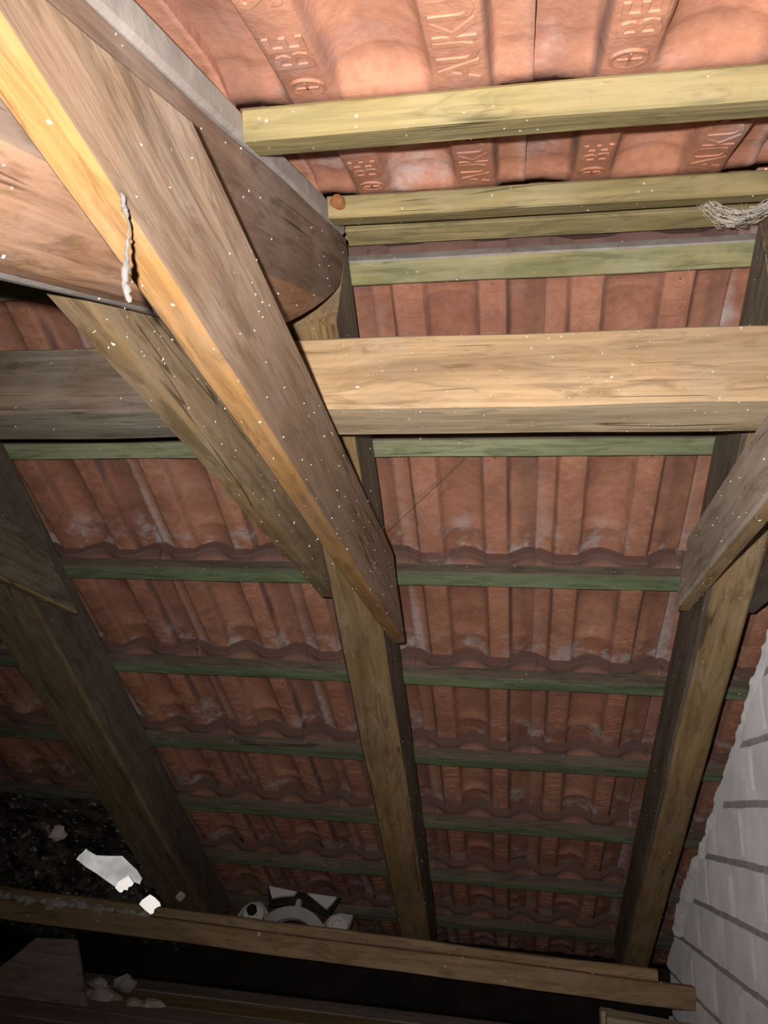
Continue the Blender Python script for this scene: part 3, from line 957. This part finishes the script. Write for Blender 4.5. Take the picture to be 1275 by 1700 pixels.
def sight_shape(name, px, y, tilt, th, mat, parent=None):  # set nearly square to the eye so the metal mirrors the torch
    bm = bmesh.new()
    cu = sum(p[0] for p in px) / len(px); cv = sum(p[1] for p in px) / len(px)
    c = pix(cu, cv, y)
    rs = random.Random(len(px))
    f0, f1 = [], []
    for (u, v) in px:
        nd = (c - EYE).normalized() + Vector((0, 0, -0.02 * tilt)); dd = (pix(u, v, y) - EYE).normalized()
        p = EYE + dd * ((c - EYE).dot(nd) / dd.dot(nd))
        f0.append(bm.verts.new(p)); f1.append(bm.verts.new(p + Vector((0, th, 0.0))))
    n = len(px)
    A = bm.faces.new(f0); B = bm.faces.new(f1[::-1])
    for i in range(n):
        bm.faces.new((f0[i], f0[(i + 1) % n], f1[(i + 1) % n], f1[i]))
    bmesh.ops.triangulate(bm, faces=[A, B])
    return obj(name, bm, mat, parent)
s1 = sight_shape('torn_film', [(128, 1427), (131, 1420), (137, 1417), (143, 1410), (153, 1416), (160, 1420), (180, 1421), (203, 1421), (214, 1432), (227, 1444), (236, 1458), (232, 1468),
                              (222, 1464), (214, 1456), (202, 1466), (192, 1473), (178, 1463), (160, 1450), (142, 1439)], SY, 1.0, 0.004, DAYFILM)
tag(s1, 'long milky strip of torn film glaring in dark left eaves', 'scrap')
sight_shape('glaring_end', [(191, 1474), (196, 1464), (206, 1458), (214, 1454), (222, 1466), (219, 1471), (213, 1473), (212, 1478), (206, 1477), (202, 1482), (198, 1481)], SY - 0.006, 0.5, 0.004, DAYFOIL, s1)['label'] = 'dazzling white lower end'
sight_shape('curled_end', [(127, 1427), (131, 1420), (137, 1416), (143, 1409), (150, 1414), (155, 1422), (148, 1428), (143, 1435), (135, 1432)], SY - 0.006, 0.6, 0.004, DAYFOIL, s1)['label'] = 'cream white upper end'
s2 = sight_shape('foil_scrap', [(231, 1501), (236, 1494), (243, 1489), (249, 1485), (257, 1490), (265, 1498), (267, 1504), (261, 1506), (256, 1510), (255, 1516), (250, 1518), (241, 1511)], SY - 0.01, 0.8, 0.004, DAYFOIL)
tag(s2, 'short cream white foil scrap at left lying on top of eaves plank', 'scrap')
for i, (u, v, r_) in enumerate(((96, 1384, 0.024), (258, 1412, 0.010), (305, 1440, 0.008), (300, 1488, 0.014))):
    bm = lump_bm(r_, 50 + i, 2, 0.4, (1.1, 0.4, 0.9))
    o = obj('mortar_flake', bm, LUMP)
    o.location = pix(u, v, 2.26 if i == 0 else 2.46)
    tag(o, ['pale grey lump at left in the dark rubble above the film strip', 'small pale flake to the right above the glaring film strip',
            'tiny pale flake on the shadowed foot of left rafter', 'curled pale flake beside the arched casting'][i], 'mortar')

# ---- leaning board and offcuts at the very bottom
bm = bmesh.new()
a0, a1, a2, a3 = pix(60, 1557, 2.484), pix(127, 1560, 2.484), pix(150, 1640, 2.36), pix(-40, 1612, 2.36)
for p in (a2, a3):
    p.z = 0.012
f0 = [bm.verts.new(p) for p in (a0, a1, a2, a3)]
f1 = [bm.verts.new(p + Vector((0, 0.012, -0.004))) for p in (a0, a1, a2, a3)]
bm.faces.new(f0); bm.faces.new(f1[::-1])
for i in range(4):
    bm.faces.new((f0[i], f0[(i + 1) % 4], f1[(i + 1) % 4], f1[i]))
o = obj('leaning_board', bm, W_FLOOR)
tag(o, 'grey brown board leaning on the plank in the bottom left corner', 'board')
bm = bmesh.new()
rbox(bm, Vector((0, 0, 0)), 0.25, 0.07, 0.055, 0.003)
o = obj('wood_offcut', bm, W_PALE)
pp = pix(1090, 1716, 2.36)
o.location = (pp.x, pp.y, 0.0)
o.location.z = pp.z
o.rotation_euler = (0.1, 0.05, -0.05)
tag(o, 'pale wood offcut at the bottom right beside the brick wall', 'offcut')
bm = bmesh.new()
rbox(bm, Vector((0, 0, 0)), 0.035, 0.05, 0.07, 0.003)
o2 = obj('wood_offcut', bm, W_PALE)
pp = pix(1008, 1702, 2.40)
o2.location = pp
tag(o2, 'small pale block left of the wood offcut at bottom right', 'offcut')

# ------------------------------------------------------------------ cobwebs
def strand(name, pts, rads, label, cat='cobweb'):
    bm = bmesh.new()
    P, R = [], []
    rs = random.Random(len(pts))
    for i in range(len(pts) - 1):
        for f in (0, .2, .4, .6, .8):
            P.append(pts[i].lerp(pts[i + 1], f) + Vector((rs.uniform(-1, 1), rs.uniform(-1, 1), 0)) * 0.0006)
            R.append((rads[i] * (1 - f) + rads[i + 1] * f) * rs.uniform(0.65, 1.25))
    P.append(pts[-1]); R.append(rads[-1] * 0.6)
    tube(bm, P, R, 7)
    o = obj(name, bm, WEB, smooth=True)
    return tag(o, label, cat)
strand('dust_cobweb', [pix(201, 318, 0.296), pix(207, 345, 0.297), pix(211, 358, 0.298), pix(213, 385, 0.300), pix(212, 410, 0.302), pix(209, 445, 0.305), pix(208, 472, 0.307), pix(216, 502, 0.310)],
       [0.0010, 0.0020, 0.0009, 0.0005, 0.0011, 0.0021, 0.0022, 0.0016], 'lumpy grey cobweb strand hanging from the orange edged collar tie')
strand('dust_cobweb', [pix(92, 118, 0.262), pix(108, 160, 0.268), pix(124, 200, 0.274), pix(134, 222, 0.277), pix(150, 252, 0.281), pix(170, 282, 0.288)],
       [0.0006, 0.0016, 0.0022, 0.0034, 0.0030, 0.0008], 'thick grey dust web clinging along the collar tie edge at top left')
def clump():
    bm = bmesh.new()
    rs = random.Random(9)
    path = [pix(1150, 318, 0.80), pix(1172, 340, 0.80), pix(1195, 358, 0.80), pix(1222, 364, 0.80), pix(1250, 356, 0.80), pix(1290, 336, 0.80)]
    def at(t):
        t = max(0, min(4.999, t * 5)); i = int(t)
        return path[i].lerp(path[i + 1], t - i)
    for i in range(170):
        t0 = rs.random(); t1 = min(1, t0 + rs.uniform(0.08, 0.4))
        off = Vector((0, rs.uniform(-.015, .015), rs.gauss(0, 0.0035)))
        pts = [at(t0 + (t1 - t0) * k_ / 6) + off + Vector((0, 0, rs.gauss(0, 0.0012))) for k_ in range(7)]
        tube(bm, pts, [rs.uniform(0.00012, 0.00045) for _ in pts], 4)
    for i in range(16):
        t0 = rs.random()
        p = at(t0)
        tube(bm, [p, p + Vector((rs.uniform(-.01, .02), 0, rs.uniform(0.008, 0.026)))], [0.0002, 0.0001], 4)
    o = obj('hanging_cobweb', bm, WEBL)
    tag(o, 'sagging dusty cobweb below the ridge at the right edge', 'cobweb')
clump()
def thread(u0, v0, y0, u1, v1, y1, label):
    bm = bmesh.new()
    a, b = pix(u0, v0, y0), pix(u1, v1, y1)
    tube(bm, [a.lerp(b, t) - Vector((0, 0, 0.004 * t * (1 - t))) for t in (0, .25, .5, .75, 1)], 0.00045, 4)
    tag(obj('cobweb_thread', bm, WEB), label, 'cobweb')
thread(618, 892, 1.13, 770, 760, 1.20, 'fine pale cobweb thread stretched from collar tie foot over tiles')

# ---- the orange clay lump by the ridge
bm = lump_bm(0.010, 77, 2, 0.25)
o = obj('clay_lump', bm, ORANGE)
o.location = near(-0.232, 0.118, 0.020)
tag(o, 'small orange clay lump by the end of a ridge batten', 'clay')
